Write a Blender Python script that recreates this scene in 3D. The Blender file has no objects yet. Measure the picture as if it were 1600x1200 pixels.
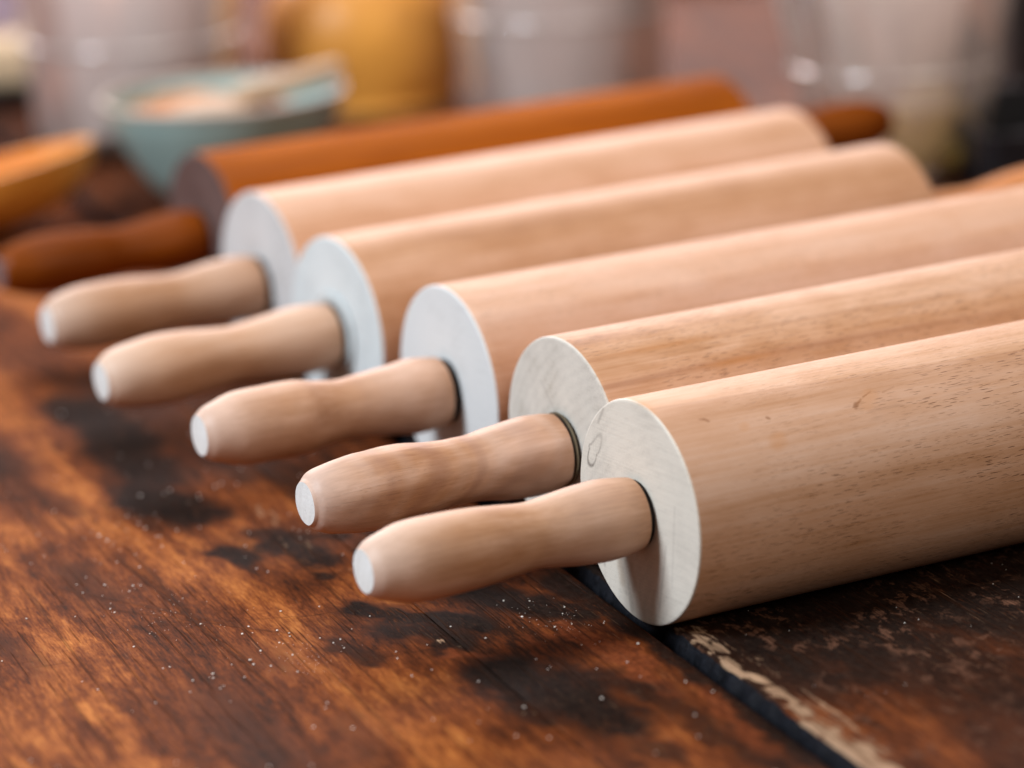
import bpy, bmesh, math, random
import numpy as np
from mathutils import Vector, Matrix, noise as mnoise

random.seed(7)
rng = np.random.default_rng(7)
scene = bpy.context.scene
col = scene.collection

# ------------------------------------------------------------------ camera
cam_d = bpy.data.cameras.new('camera')
cam = bpy.data.objects.new('camera', cam_d)
col.objects.link(cam)
CR = Vector((0.9985958, -0.0133115, -0.0512755))
CU = Vector((0.0529752, 0.2509248, 0.9665559))
CF = Vector((0.0, 0.9679151, -0.2512776))
cam.matrix_world = Matrix(((CR.x, CU.x, -CF.x, 0.0), (CR.y, CU.y, -CF.y, 0.0), (CR.z, CU.z, -CF.z, 0.326865), (0, 0, 0, 1)))
cam_d.sensor_width = 36.0
cam_d.lens = 121.8
cam_d.clip_start = 0.05
cam_d.clip_end = 50
cam_d.dof.use_dof = True
cam_d.dof.focus_distance = 1.035
cam_d.dof.aperture_fstop = 5.6
scene.camera = cam

# ------------------------------------------------------------------ light (indoors, beside a window)
world = bpy.data.worlds.new('World')
scene.world = world
world.use_nodes = True
wb = world.node_tree.nodes['Background']
wb.inputs['Color'].default_value = (1.0, 0.86, 0.80, 1)
wb.inputs['Strength'].default_value = 0.15


def area(name, loc, target, w, h, power, color):
    d = bpy.data.lights.new(name, 'AREA')
    d.shape = 'RECTANGLE'
    d.size, d.size_y = w, h
    d.energy = power
    d.color = color
    o = bpy.data.objects.new(name, d)
    col.objects.link(o)
    o.location = loc
    o.rotation_euler = (Vector(target) - Vector(loc)).to_track_quat('-Z', 'Y').to_euler()
    return o


area('window_light', (-1.52, 0.30, 1.50), (-0.02, 1.1, 0.03), 0.65, 0.8, 56, (0.84, 0.93, 1.0))
area('front_fill_light', (1.1, -0.3, 1.5), (0.1, 1.3, 0.0), 1.4, 1.4, 15, (1.0, 0.84, 0.68))  # added warm fill from the front, not a known lamp of the room
area('top_window_light', (0.0, 1.85, 2.0), (0.0, 1.35, 0.0), 1.2, 1.2, 20, (1.0, 0.90, 0.85))
area('far_window_light', (-0.35, 3.1, 0.95), (0.0, 1.8, 0.05), 1.7, 0.8, 42, (1.0, 0.86, 0.86))

scene.view_settings.view_transform = 'Standard'
scene.view_settings.look = 'None'
scene.view_settings.gamma = 1.0
scene.view_settings.exposure = 0.0
scene.cycles.max_bounces = 8
scene.cycles.transparent_max_bounces = 12
scene.cycles.caustics_reflective = False
scene.cycles.caustics_refractive = False


# ------------------------------------------------------------------ helpers
def tag(o, label=None, cat=None, group=None, kind=None):
    if label: o['label'] = label
    if cat: o['category'] = cat
    if group: o['group'] = group
    if kind: o['kind'] = kind
    return o


def empty(name, loc=(0, 0, 0), rz=0.0):
    o = bpy.data.objects.new(name, None)
    o.empty_display_size = 0.02
    col.objects.link(o)
    o.location = loc
    o.rotation_euler = (0, 0, rz)
    return o


def mesh_obj(name, verts, faces, mats, parent=None, attrs=None, fmat=None, smooth=True, angle=35):
    me = bpy.data.meshes.new(name)
    verts = np.asarray(verts, dtype=np.float32)
    me.from_pydata(verts.tolist(), [], faces)
    if not isinstance(mats, (list, tuple)): mats = [mats]
    for m in mats: me.materials.append(m)
    if fmat is not None: me.polygons.foreach_set('material_index', np.asarray(fmat, dtype=np.int32))
    if smooth:
        me.shade_smooth()
        me.set_sharp_from_angle(angle=math.radians(angle))
    for k, a in (attrs or {}).items():
        at = me.attributes.new(k, 'FLOAT', 'POINT')
        at.data.foreach_set('value', np.asarray(a, dtype=np.float32))
    me.update()
    o = bpy.data.objects.new(name, me)
    col.objects.link(o)
    if parent: o.parent = parent
    return o


def lathe(profile, n=64, axis='x', closed=False):
    """profile: list of (t, r); r=0 makes a pole. returns verts, faces, seg index per face"""
    V, F, S = [], [], []
    rings = []
    for t, r in profile:
        if r <= 1e-9:
            rings.append([len(V)])
            V.append((t, 0, 0))
        else:
            rings.append(list(range(len(V), len(V) + n)))
            for k in range(n):
                a = 2 * math.pi * k / n
                V.append((t, r * math.cos(a), r * math.sin(a)))
    m = len(rings)
    for i in range(m if closed else m - 1):
        A, B = rings[i], rings[(i + 1) % m]
        for k in range(n):
            k2 = (k + 1) % n
            if len(A) == 1 and len(B) == 1: continue
            if len(A) == 1: f = (A[0], B[k2], B[k])
            elif len(B) == 1: f = (A[k], A[k2], B[0])
            else: f = (A[k], A[k2], B[k2], B[k])
            F.append(f[::-1]); S.append(i)
    V = np.array(V)
    if axis == 'z':
        V = np.stack([V[:, 1], V[:, 2], V[:, 0]], 1)
    return V, F, S


def smooth_profile(pts, sub=8):
    """Catmull-Rom through (t, r) points"""
    P = [np.array(p, float) for p in pts]
    P = [2 * P[0] - P[1]] + P + [2 * P[-1] - P[-2]]
    out = []
    for i in range(1, len(P) - 2):
        for s in range(sub):
            t = s / sub
            a, b, c, d = P[i - 1], P[i], P[i + 1], P[i + 2]
            out.append(tuple(0.5 * ((2 * b) + (-a + c) * t + (2 * a - 5 * b + 4 * c - d) * t * t + (-a + 3 * b - 3 * c + d) * t ** 3)))
    out.append(tuple(P[-2]))
    return out


class NT:
    """small node-tree builder"""
    def __init__(self, name):
        self.m = bpy.data.materials.new(name)
        self.m.use_nodes = True
        self.t = self.m.node_tree
        self.t.nodes.clear()
        self.out = self.t.nodes.new('ShaderNodeOutputMaterial')

    def put(self, sock, v):
        if v is None: return
        if isinstance(v, bpy.types.NodeSocket): self.t.links.new(v, sock)
        elif isinstance(v, (tuple, list)) and len(v) == 3 and sock.type == 'RGBA': sock.default_value = (*v, 1)
        else: sock.default_value = v

    def math(self, op, a, b=None, c=None, clamp=False):
        n = self.t.nodes.new('ShaderNodeMath'); n.operation = op; n.use_clamp = clamp
        self.put(n.inputs[0], a); self.put(n.inputs[1], b); self.put(n.inputs[2], c)
        return n.outputs[0]

    def coord(self, scale=(1, 1, 1), offset=(0, 0, 0), rot=(0, 0, 0)):
        tc = self.t.nodes.new('ShaderNodeTexCoord')
        mp = self.t.nodes.new('ShaderNodeMapping')
        mp.inputs['Scale'].default_value = scale
        mp.inputs['Location'].default_value = offset
        mp.inputs['Rotation'].default_value = rot
        self.t.links.new(tc.outputs['Object'], mp.inputs['Vector'])
        return mp.outputs[0]

    def noise(self, vec, scale=1.0, detail=4, rough=0.55, dist=0.0):
        n = self.t.nodes.new('ShaderNodeTexNoise')
        self.put(n.inputs['Vector'], vec)
        n.inputs['Scale'].default_value = scale
        n.inputs['Detail'].default_value = detail
        n.inputs['Roughness'].default_value = rough
        n.inputs['Distortion'].default_value = dist
        return n.outputs['Fac']

    def attr(self, name):
        n = self.t.nodes.new('ShaderNodeAttribute'); n.attribute_name = name
        return n.outputs['Fac']

    def step(self, v, a, b, lo=0.0, hi=1.0):
        n = self.t.nodes.new('ShaderNodeMapRange'); n.interpolation_type = 'SMOOTHSTEP'
        self.put(n.inputs['Value'], v)
        n.inputs['From Min'].default_value = a; n.inputs['From Max'].default_value = b
        n.inputs['To Min'].default_value = lo; n.inputs['To Max'].default_value = hi
        return n.outputs[0]

    def ramp(self, v, stops):
        n = self.t.nodes.new('ShaderNodeValToRGB')
        self.put(n.inputs[0], v)
        e = n.color_ramp.elements
        while len(e) < len(stops): e.new(0.5)
        for el, (p, c) in zip(e, stops):
            el.position = p; el.color = (*c, 1)
        return n.outputs[0]

    def mix(self, f, a, b, mode='MIX'):
        n = self.t.nodes.new('ShaderNodeMix'); n.data_type = 'RGBA'; n.blend_type = mode
        self.put(n.inputs[0], f); self.put(n.inputs[6], a); self.put(n.inputs[7], b)
        return n.outputs[2]

    def bump(self, h, strength=0.3, dist=0.001, normal=None):
        n = self.t.nodes.new('ShaderNodeBump')
        n.inputs['Strength'].default_value = strength
        n.inputs['Distance'].default_value = dist
        self.put(n.inputs['Height'], h)
        if normal is not None: self.put(n.inputs['Normal'], normal)
        return n.outputs[0]

    def bsdf(self, **k):
        n = self.t.nodes.new('ShaderNodeBsdfPrincipled')
        for a, v in k.items(): self.put(n.inputs['Specular IOR Level' if a == 'Specular_IOR_Level' else a.replace('_', ' ')], v)
        return n.outputs[0]

    def sheen(self, base, rough, normal, amount):
        """oiled wood: diffuse colour under a thin worn shine"""
        d = self.t.nodes.new('ShaderNodeBsdfDiffuse'); self.put(d.inputs['Color'], base)
        g = self.t.nodes.new('ShaderNodeBsdfGlossy'); g.inputs['Color'].default_value = (1, 0.95, 0.93, 1)
        self.put(g.inputs['Roughness'], rough)
        if normal is not None:
            self.put(d.inputs['Normal'], normal); self.put(g.inputs['Normal'], normal)
        m = self.t.nodes.new('ShaderNodeMixShader'); self.put(m.inputs[0], amount)
        self.t.links.new(d.outputs[0], m.inputs[1]); self.t.links.new(g.outputs[0], m.inputs[2])
        return m.outputs[0]

    def segment(self, px, py, u0, v0, u1, v1, w):
        """1 on a straight stroke, 0 away from it"""
        L = math.hypot(u1 - u0, v1 - v0); c, s_ = (u1 - u0) / L, (v1 - v0) / L
        a = self.math('ADD', self.math('MULTIPLY', self.math('SUBTRACT', px, u0), c), self.math('MULTIPLY', self.math('SUBTRACT', py, v0), s_))
        b = self.math('ABSOLUTE', self.math('SUBTRACT', self.math('MULTIPLY', self.math('SUBTRACT', py, v0), c), self.math('MULTIPLY', self.math('SUBTRACT', px, u0), s_)))
        on = self.math('MULTIPLY', self.step(a, 0, L * 0.15), self.step(a, L * 0.85, L, 1, 0))
        return self.math('MULTIPLY', on, self.step(b, w * 0.3, w, 1, 0))

    def done(self, sh):
        self.t.links.new(sh, self.out.inputs['Surface'])
        return self.m


def simple(name, color, rough=0.5, spec=0.5, metal=0.0, var=0.15, vscale=60, bump=0.0):
    t = NT(name)
    n = t.noise(t.coord(), vscale, 4)
    c = t.mix(t.step(n, 0.35, 0.65), tuple(x * (1 - var) for x in color), tuple(min(1, x * (1 + var)) for x in color))
    k = dict(Base_Color=c, Roughness=rough, Metallic=metal)
    k['Specular_IOR_Level'] = spec
    if bump: k['Normal'] = t.bump(n, bump, 0.001)
    return t.done(t.bsdf(**k))


# ------------------------------------------------------------------ materials
def table_wood(name, off, gloss=0.3, tone=0.0, right=False, wax=0.011, strokes=()):
    t = NT(name)
    dark, worn, rust, raw = (t.attr(k) for k in ('dark', 'worn', 'rust', 'raw'))
    big = t.noise(t.coord((9, 26, 20), (off, off * 2, 0)), 1, 5, 0.6, 0.6)
    mid = t.noise(t.coord((34, 190, 60), (off * 3, off, 0)), 1, 6, 0.68, 0.45)
    fine = t.noise(t.coord((130, 1300, 300), (off, off, 0)), 1, 5, 0.65, 0.25)
    mott = t.noise(t.coord((260, 420, 200), (off * 5, 0, 0)), 1, 6, 0.7, 0.8)
    # colour value of the stained, worn surface
    v = t.math('MULTIPLY_ADD', big, 0.9, -0.15)
    v = t.math('MULTIPLY_ADD', mid, 1.05, v)
    v = t.math('MULTIPLY_ADD', mott, 0.42, v)
    v = t.math('MULTIPLY_ADD', fine, 0.85, v)
    v = t.math('ADD', v, -1.09 + tone)
    v = t.math('MULTIPLY_ADD', worn, 0.30, v)
    v = t.math('MULTIPLY_ADD', dark, -0.22, v)
    base = t.ramp(v, [(0.06, (0.022, 0.008, 0.004)), (0.32, (0.100, 0.025, 0.007)), (0.52, (0.205, 0.056, 0.014)), (0.74, (0.38, 0.125, 0.03)), (0.98, (0.64, 0.25, 0.065))])
    # reddish varnish
    rm = t.step(t.math('ADD', rust, t.math('MULTIPLY_ADD', mid, 0.8, -0.45)), 0.25, 0.7)
    base = t.mix(t.math('MULTIPLY', rm, 0.75), base, t.ramp(mott, [(0.3, (0.075, 0.017, 0.007)), (0.7, (0.27, 0.07, 0.022))]))
    # black burnt / oily stains with ragged edges
    dn = t.math('MULTIPLY_ADD', mid, 1.1, t.math('MULTIPLY_ADD', fine, 0.9, t.math('MULTIPLY', mott, 0.7)))
    dm = t.step(t.math('ADD', dark, t.math('ADD', dn, -1.35)), 0.18, 0.74)
    dm = t.math('MULTIPLY', dm, t.math('SUBTRACT', 1.0, t.math('MULTIPLY', t.step(fine, 0.52, 0.66), 0.35)))
    blk = t.ramp(mott, [(0.35, (0.003, 0.002, 0.002)), (0.75, (0.024, 0.015, 0.011))])
    base = t.mix(t.math('MULTIPLY', dm, 0.93), base, blk)
    if right:
        w1 = t.noise(t.coord((120, 210, 100), (off, 5, 0)), 1, 5, 0.7, 0.5)
        w2 = t.noise(t.coord((25, 40, 30), (off, 2, 0)), 1, 2)
        wm = t.math('MULTIPLY', t.step(w1, 0.52, 0.60), t.step(w2, 0.40, 0.60))
        base = t.mix(t.math('MULTIPLY', wm, 0.75), base, t.ramp(fine, [(0.35, (0.055, 0.024, 0.014)), (0.65, (0.22, 0.105, 0.065))]))
    # raw chipped wood
    pm = t.step(t.math('ADD', raw, t.math('MULTIPLY_ADD', mid, 1.5, t.math('MULTIPLY_ADD', fine, 1.1, -1.3))), 0.36, 0.60)
    base = t.mix(pm, base, t.ramp(mid, [(0.3, (0.15, 0.08, 0.045)), (0.7, (0.46, 0.30, 0.19))]))
    # long dark scratches and open grain
    s1 = t.noise(t.coord((14, 900, 50), (off * 7, 3, 0)), 1, 2, 0.5, 0.15)
    s1 = t.step(s1, 0.63, 0.68)
    s5 = t.noise(t.coord((7, 420, 50), (off * 3, 13, 0)), 1, 1, 0.5, 0.1)
    s1 = t.math('MAXIMUM', s1, t.math('MULTIPLY', t.step(s5, 0.64, 0.70), 0.7))
    s2 = t.noise(t.coord((900, 22, 50), (off, 9, 0), (0, 0, 0.35)), 1, 2, 0.5, 0.4)
    s2 = t.math('MULTIPLY', t.step(s2, 0.69, 0.73), 0.7)
    s3 = t.noise(t.coord((500, 900, 300), (off * 2, 1, 0)), 1, 3, 0.6, 0.3)
    pit = t.step(s3, 0.69, 0.73)
    scr = t.math('MAXIMUM', t.math('MAXIMUM', s1, s2), pit)
    if strokes:
        tc = t.t.nodes.new('ShaderNodeTexCoord'); sx = t.t.nodes.new('ShaderNodeSeparateXYZ')
        t.t.links.new(tc.outputs['Object'], sx.inputs[0])
        py = t.math('MULTIPLY_ADD', t.math('SUBTRACT', mott, 0.5), 0.0022, sx.outputs[1])
        px = t.math('MULTIPLY_ADD', t.math('SUBTRACT', mott, 0.5), 0.0022, sx.outputs[0])
        for q in strokes:
            scr = t.math('MAXIMUM', scr, t.math('MULTIPLY', t.segment(px, py, *q[:5]), q[5]))
    base = t.mix(t.math('MULTIPLY', scr, 0.62), base, (0.03, 0.010, 0.004))
    # fine pale scuffs
    s4 = t.noise(t.coord((60, 1500, 300), (off * 2, 31, 0), (0, 0, -0.12)), 1, 3, 0.6, 0.3)
    scuff = t.math('MULTIPLY', t.step(s4, 0.62, 0.70), t.step(big, 0.42, 0.62))
    base = t.mix(t.math('MULTIPLY', scuff, 0.22 if not right else 0.45), base, (0.50, 0.27, 0.15))
    # black-blue paint left on the edge of the plank
    edge = t.attr('edge')
    em = t.step(t.math('ADD', edge, t.math('MULTIPLY_ADD', mid, 0.8, -0.4)), 0.35, 0.5)
    base = t.mix(em, base, t.ramp(mott, [(0.3, (0.003, 0.003, 0.004)), (0.80, (0.016, 0.018, 0.025))]))
    h = t.math('MULTIPLY_ADD', fine, 0.35, t.math('MULTIPLY', mott, 0.45))
    h = t.math('MULTIPLY_ADD', scr, -0.7, h)
    h = t.math('MULTIPLY_ADD', dm, -0.3, h)
    h = t.math('MULTIPLY_ADD', pm, -0.5, h)
    nb = t.bump(h, 0.7, 0.0006)
    return t.done(t.sheen(base, t.math('MULTIPLY_ADD', mott, 0.4, gloss), nb, wax))


def beech(name, seed, tone=(1, 1, 1), flecks=0.8, contrast=1.0, spec=0.22):
    """bare beech seen along the grain (object x is the grain)"""
    t = NT(name)
    o = (seed * 3.7, seed * 1.3, seed * 2.1)
    lo = t.noise(t.coord((1.6, 24, 24), o), 1, 2, 0.45, 0.4)
    bl0 = t.noise(t.coord((5, 20, 20), (o[1], o[2], o[0])), 1, 2)
    st = t.noise(t.coord((2.6, 95, 95), o), 1, 4, 0.55, 0.5)
    fig = t.math('SINE', t.math('MULTIPLY', lo, 62.0))
    fig = t.math('MULTIPLY', fig, t.step(bl0, 0.4, 0.65))
    blotch = t.noise(t.coord((45, 120, 120), (o[2], o[0], o[1])), 1, 3, 0.6, 0.3)
    fi = t.noise(t.coord((26, 1000, 1000), o), 1, 4, 0.6, 0.2)
    bl = t.noise(t.coord((30, 55, 55), o), 1, 3, 0.55, 0.2)
    v = t.math('MULTIPLY_ADD', lo, 0.55 * contrast, 0.5 - 0.275 * contrast)
    v = t.math('MULTIPLY_ADD', t.math('SUBTRACT', st, 0.5), 0.42 * contrast, v)
    v = t.math('MULTIPLY_ADD', t.math('SUBTRACT', blotch, 0.5), 0.22 * contrast, v)
    v = t.math('MULTIPLY_ADD', fig, 0.035 * contrast, v)
    v = t.math('MULTIPLY_ADD', t.math('SUBTRACT', fi, 0.5), 0.35, v)
    v = t.math('MULTIPLY_ADD', t.math('SUBTRACT', bl, 0.5), 0.25, v)
    c = lambda a: tuple(min(1, x * y) for x, y in zip(a, tone))
    base = t.ramp(v, [(0.15, c((0.35, 0.165, 0.075))), (0.38, c((0.55, 0.315, 0.175))), (0.55, c((0.69, 0.445, 0.30))), (0.8, c((0.81, 0.60, 0.475)))])
    # short dark ray flecks
    tc = t.t.nodes.new('ShaderNodeTexCoord'); sx = t.t.nodes.new('ShaderNodeSeparateXYZ')
    t.t.links.new(tc.outputs['Object'], sx.inputs[0])
    arc = t.math('ADD', t.attr('arc'), t.math('MULTIPLY_ADD', bl, 0.0006, 0))
    jit = t.noise(t.coord((3, 900, 900), o), 1, 0)
    fl = None
    for kx, ky, r_, keep, sh in ((150, 1550, 0.25, 0.55, 0.0), (250, 2200, 0.26, 0.55, 7.3)):
        cv = t.t.nodes.new('ShaderNodeCombineXYZ')
        t.put(cv.inputs[0], t.math('MULTIPLY', t.math('MULTIPLY_ADD', jit, 0.022, sx.outputs[0]), kx)); t.put(cv.inputs[1], t.math('MULTIPLY_ADD', arc, ky, sh))
        vo = t.t.nodes.new('ShaderNodeTexVoronoi'); vo.voronoi_dimensions = '2D'; vo.feature = 'F1'
        vo.inputs['Scale'].default_value = 1.0
        t.t.links.new(cv.outputs[0], vo.inputs['Vector'])
        sc = t.t.nodes.new('ShaderNodeSeparateColor'); t.t.links.new(vo.outputs['Color'], sc.inputs[0])
        d = t.math('MULTIPLY', t.step(vo.outputs['Distance'], r_ * 0.55, r_, 1, 0), t.step(sc.outputs[0], keep, keep + 0.35))
        fl = d if fl is None else t.math('MAXIMUM', fl, t.math('MULTIPLY', d, 0.7))
    area_m = t.step(t.noise(t.coord((9, 36, 36), (o[2], o[0], 1)), 1, 2), 0.30, 0.50)
    fl = t.math('MULTIPLY', fl, t.math('MULTIPLY', t.math('MULTIPLY', area_m, flecks), t.math('SUBTRACT', 1.0, t.attr('clean'))))
    base = t.mix(fl, base, c((0.11, 0.042, 0.018)))
    # marks and tints carried by the mesh
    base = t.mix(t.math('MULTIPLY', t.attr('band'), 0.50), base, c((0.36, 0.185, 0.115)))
    base = t.mix(t.math('MULTIPLY', t.attr('pale'), 0.6), base, c((0.80, 0.69, 0.63)))
    mk = t.step(t.math('ADD', t.attr('mark'), t.math('MULTIPLY_ADD', fi, 1.6, -0.8)), 0.3, 0.9)
    base = t.mix(t.math('MULTIPLY', mk, 0.75), base, (0.26, 0.11, 0.045))
    base = t.mix(t.math('MULTIPLY', t.attr('amber'), 0.65), base, (0.58, 0.24, 0.06))
    h = t.math('MULTIPLY_ADD', fl, -0.8, t.math('MULTIPLY', fi, 0.5))
    k = dict(Base_Color=base, Roughness=t.math('MULTIPLY_ADD', st, 0.2, 0.42), Normal=t.bump(h, 0.3, 0.0003))
    k['Specular_IOR_Level'] = spec
    return t.done(t.bsdf(**k))


def end_grain(name, seed, saw=0.4, tint=(0.64, 0.59, 0.52)):
    """pale sanded end of a beech cylinder, object x is the axis"""
    t = NT(name)
    rs = random.Random(seed)
    oy, oz = rs.uniform(0.02, 0.05), rs.uniform(-0.05, 0.05)
    tc = t.t.nodes.new('ShaderNodeTexCoord')
    sx = t.t.nodes.new('ShaderNodeSeparateXYZ')
    t.t.links.new(tc.outputs['Object'], sx.inputs[0])
    y = t.math('ADD', sx.outputs[1], oy); z = t.math('ADD', sx.outputs[2], oz)
    n1 = t.noise(t.coord((60, 60, 60), (seed, 0, 0)), 1, 3)
    d = t.math('SQRT', t.math('ADD', t.math('MULTIPLY', y, y), t.math('MULTIPLY', z, z)))
    d = t.math('MULTIPLY_ADD', n1, 0.006, d)
    rings = t.math('SINE', t.math('MULTIPLY', d, 2 * math.pi / 0.0034))
    rings2 = t.math('MULTIPLY_ADD', rings, 0.5, 0.5)
    sp = t.noise(t.coord((1500, 1500, 1500)), 1, 3, 0.6)
    cl = t.noise(t.coord((70, 70, 70), (0, seed, 3)), 1, 4, 0.6)
    a = rs.uniform(0.3, 0.9)
    sw = t.noise(t.coord((50, 30, 1300), (seed, 1, 2), (a, 0, 0)), 1, 2, 0.5)
    v = t.math('MULTIPLY_ADD', rings2, 0.09, 0.30)
    v = t.math('MULTIPLY_ADD', sp, 0.62, v)
    v = t.math('ADD', v, -0.16)
    v = t.math('MULTIPLY_ADD', cl, 0.85, v)
    v = t.math('ADD', v, -0.225)
    v = t.math('MULTIPLY_ADD', sw, saw * 0.5, v)
    base = t.ramp(v, [(0.40, tuple(x * f for x, f in zip(tint, (0.70, 0.66, 0.58)))), (0.62, tint), (0.9, tuple(min(0.86, x * 1.17) for x in tint))])
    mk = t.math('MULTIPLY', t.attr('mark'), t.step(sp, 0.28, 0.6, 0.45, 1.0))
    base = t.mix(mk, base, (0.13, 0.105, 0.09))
    base = t.mix(t.math('MULTIPLY', t.attr('amber'), 0.7), base, (0.42, 0.27, 0.15))
    h = t.math('MULTIPLY_ADD', sp, 0.6, t.math('MULTIPLY', sw, saw))
    k = dict(Base_Color=base, Roughness=0.62, Normal=t.bump(h, 0.35, 0.0003))
    k['Specular_IOR_Level'] = 0.3
    return t.done(t.bsdf(**k))


def varnished(name, cols, rough=0.28):
    t = NT(name)
    n = t.noise(t.coord((4, 90, 90)), 1, 5, 0.65, 0.6)
    b = t.noise(t.coord((12, 40, 40), (3, 1, 0)), 1, 3)
    v = t.math('MULTIPLY_ADD', n, 0.6, t.math('MULTIPLY', b, 0.4))
    k = dict(Base_Color=t.ramp(v, [(0.3, cols[0]), (0.5, cols[1]), (0.7, cols[2])]), Roughness=t.math('MULTIPLY_ADD', n, 0.2, rough))
    return t.done(t.sheen(k['Base_Color'], k['Roughness'], None, 0.012))


def tub_plastic(name, milk=0.5, color=(0.80, 0.72, 0.70), clear_base=0.0):
    """thin clouded plastic: partly clear, partly scattering"""
    t = NT(name)
    tr = t.t.nodes.new('ShaderNodeBsdfTransparent'); tr.inputs[0].default_value = (0.96, 0.93, 0.92, 1)
    di = t.t.nodes.new('ShaderNodeBsdfDiffuse'); di.inputs[0].default_value = (*[min(0.93, c * 1.12) for c in color], 1)
    tl = t.t.nodes.new('ShaderNodeBsdfTranslucent'); tl.inputs[0].default_value = (*[min(0.93, c * 1.12) for c in color], 1)
    gl = t.t.nodes.new('ShaderNodeBsdfGlossy'); gl.inputs['Roughness'].default_value = 0.09
    gl.inputs[0].default_value = (1, 1, 1, 1)
    fr = t.t.nodes.new('ShaderNodeFresnel'); fr.inputs[0].default_value = 1.5
    m1 = t.t.nodes.new('ShaderNodeMixShader'); m1.inputs[0].default_value = 0.5
    t.t.links.new(di.outputs[0], m1.inputs[1]); t.t.links.new(tl.outputs[0], m1.inputs[2])
    n = t.noise(t.coord((30, 30, 14)), 1, 3, 0.5, 0.8)
    m2 = t.t.nodes.new('ShaderNodeMixShader')
    mf = t.step(n, 0.3, 0.7, milk * 0.8, min(1, milk * 1.2))
    if clear_base:
        tc = t.t.nodes.new('ShaderNodeTexCoord'); sx = t.t.nodes.new('ShaderNodeSeparateXYZ')
        t.t.links.new(tc.outputs['Object'], sx.inputs[0])
        mf = t.math('MULTIPLY', mf, t.step(sx.outputs[2], clear_base * 0.8, clear_base * 1.2, 0.25, 1.0))
    t.t.links.new(mf, m2.inputs[0])
    t.t.links.new(tr.outputs[0], m2.inputs[1]); t.t.links.new(m1.outputs[0], m2.inputs[2])
    m3 = t.t.nodes.new('ShaderNodeMixShader')
    t.t.links.new(t.math('MULTIPLY_ADD', fr.outputs[0], 0.4, 0.10), m3.inputs[0])
    t.t.links.new(m2.outputs[0], m3.inputs[1]); t.t.links.new(gl.outputs[0], m3.inputs[2])
    return t.done(m3.outputs[0])


# ------------------------------------------------------------------ the table
# plank space: u runs along the planks away from the camera, v to the left; the open joint is v = 0
TU, TV, TROT = 0.060655, 0.895405, 1.91
DARK = [(0.0558,0.0512,0.0094,0.0365,9,1), (0.0371,0.0447,0.0387,0.0364,10,0.8), (0.0885,0.0591,0.0876,0.0515,4,0.9), (0.1318,0.0708,0.1033,0.0440,5,0.95), (0.1088,0.0662,0.0986,0.0536,6,0.7), (0.1293,0.0347,0.0968,0.0138,7,0.75), (0.1296,0.0095,0.0912,0.0037,6,0.6), (0.2094,0.0913,0.2009,0.0830,5,0.8), (0.2101,0.0718,0.1916,0.0667,7,1), (0.2246,0.0762,0.2085,0.0550,5,0.6), (0.1681,0.0718,0.1692,0.0672,3,0.8), (0.1069,0.0867,0.0868,0.0794,4,0.5), (0.4139,0.0914,0.3592,0.0854,12,1), (0.3531,0.0916,0.3130,0.0878,14,0.7), (0.2831,0.0977,0.2614,0.0901,11,1), (0.4482,0.0758,0.3555,0.0625,18,0.45), (0.3350,0.0610,0.2968,0.0600,10,0.5), (0.2922,0.0521,0.2319,0.0388,10,0.5), (0.2249,0.0410,0.1638,0.0310,9,0.55), (0.3870,0.0466,0.3580,0.0328,20,0.4), (0.1803,0.0467,0.1533,0.0388,8,0.6), (0.1296,0.0032,-0.0503,0.0011,5,0.65), (0.0243,0.0209,-0.0412,0.0134,6,0.5), (0.0411,0.0297,0.0243,0.0209,7,0.6), (0.0776,0.0273,0.0695,0.0244,3,0.5), (0.0559,0.0570,0.0139,0.0554,5,0.6), (0.0144,0.0458,-0.0242,0.0354,6,0.5), (0.1527,0.1763,0.1297,0.1698,7,0.35), (0.0729,0.1331,0.0259,0.1300,10,0.35), (0.1077,0.1060,0.1004,0.1043,9,0.3), (0.0447,0.1024,0.0112,0.1022,6,0.35), (0.3180,0.1275,0.2803,0.1228,6,0.35), (0.2175,0.1397,0.1862,0.1368,8,0.35), (0.3751,0.1288,0.3180,0.1275,12,0.3), (0.0653,0.0516,0.0407,0.0567,2.5,0.9), (0.1006,-0.0167,0.0875,-0.0154,4,0.5), (0.3334,-0.0083,0.2911,-0.0133,12,0.7), (0.4431,-0.0077,0.3758,-0.0072,14,0.7)]
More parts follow.
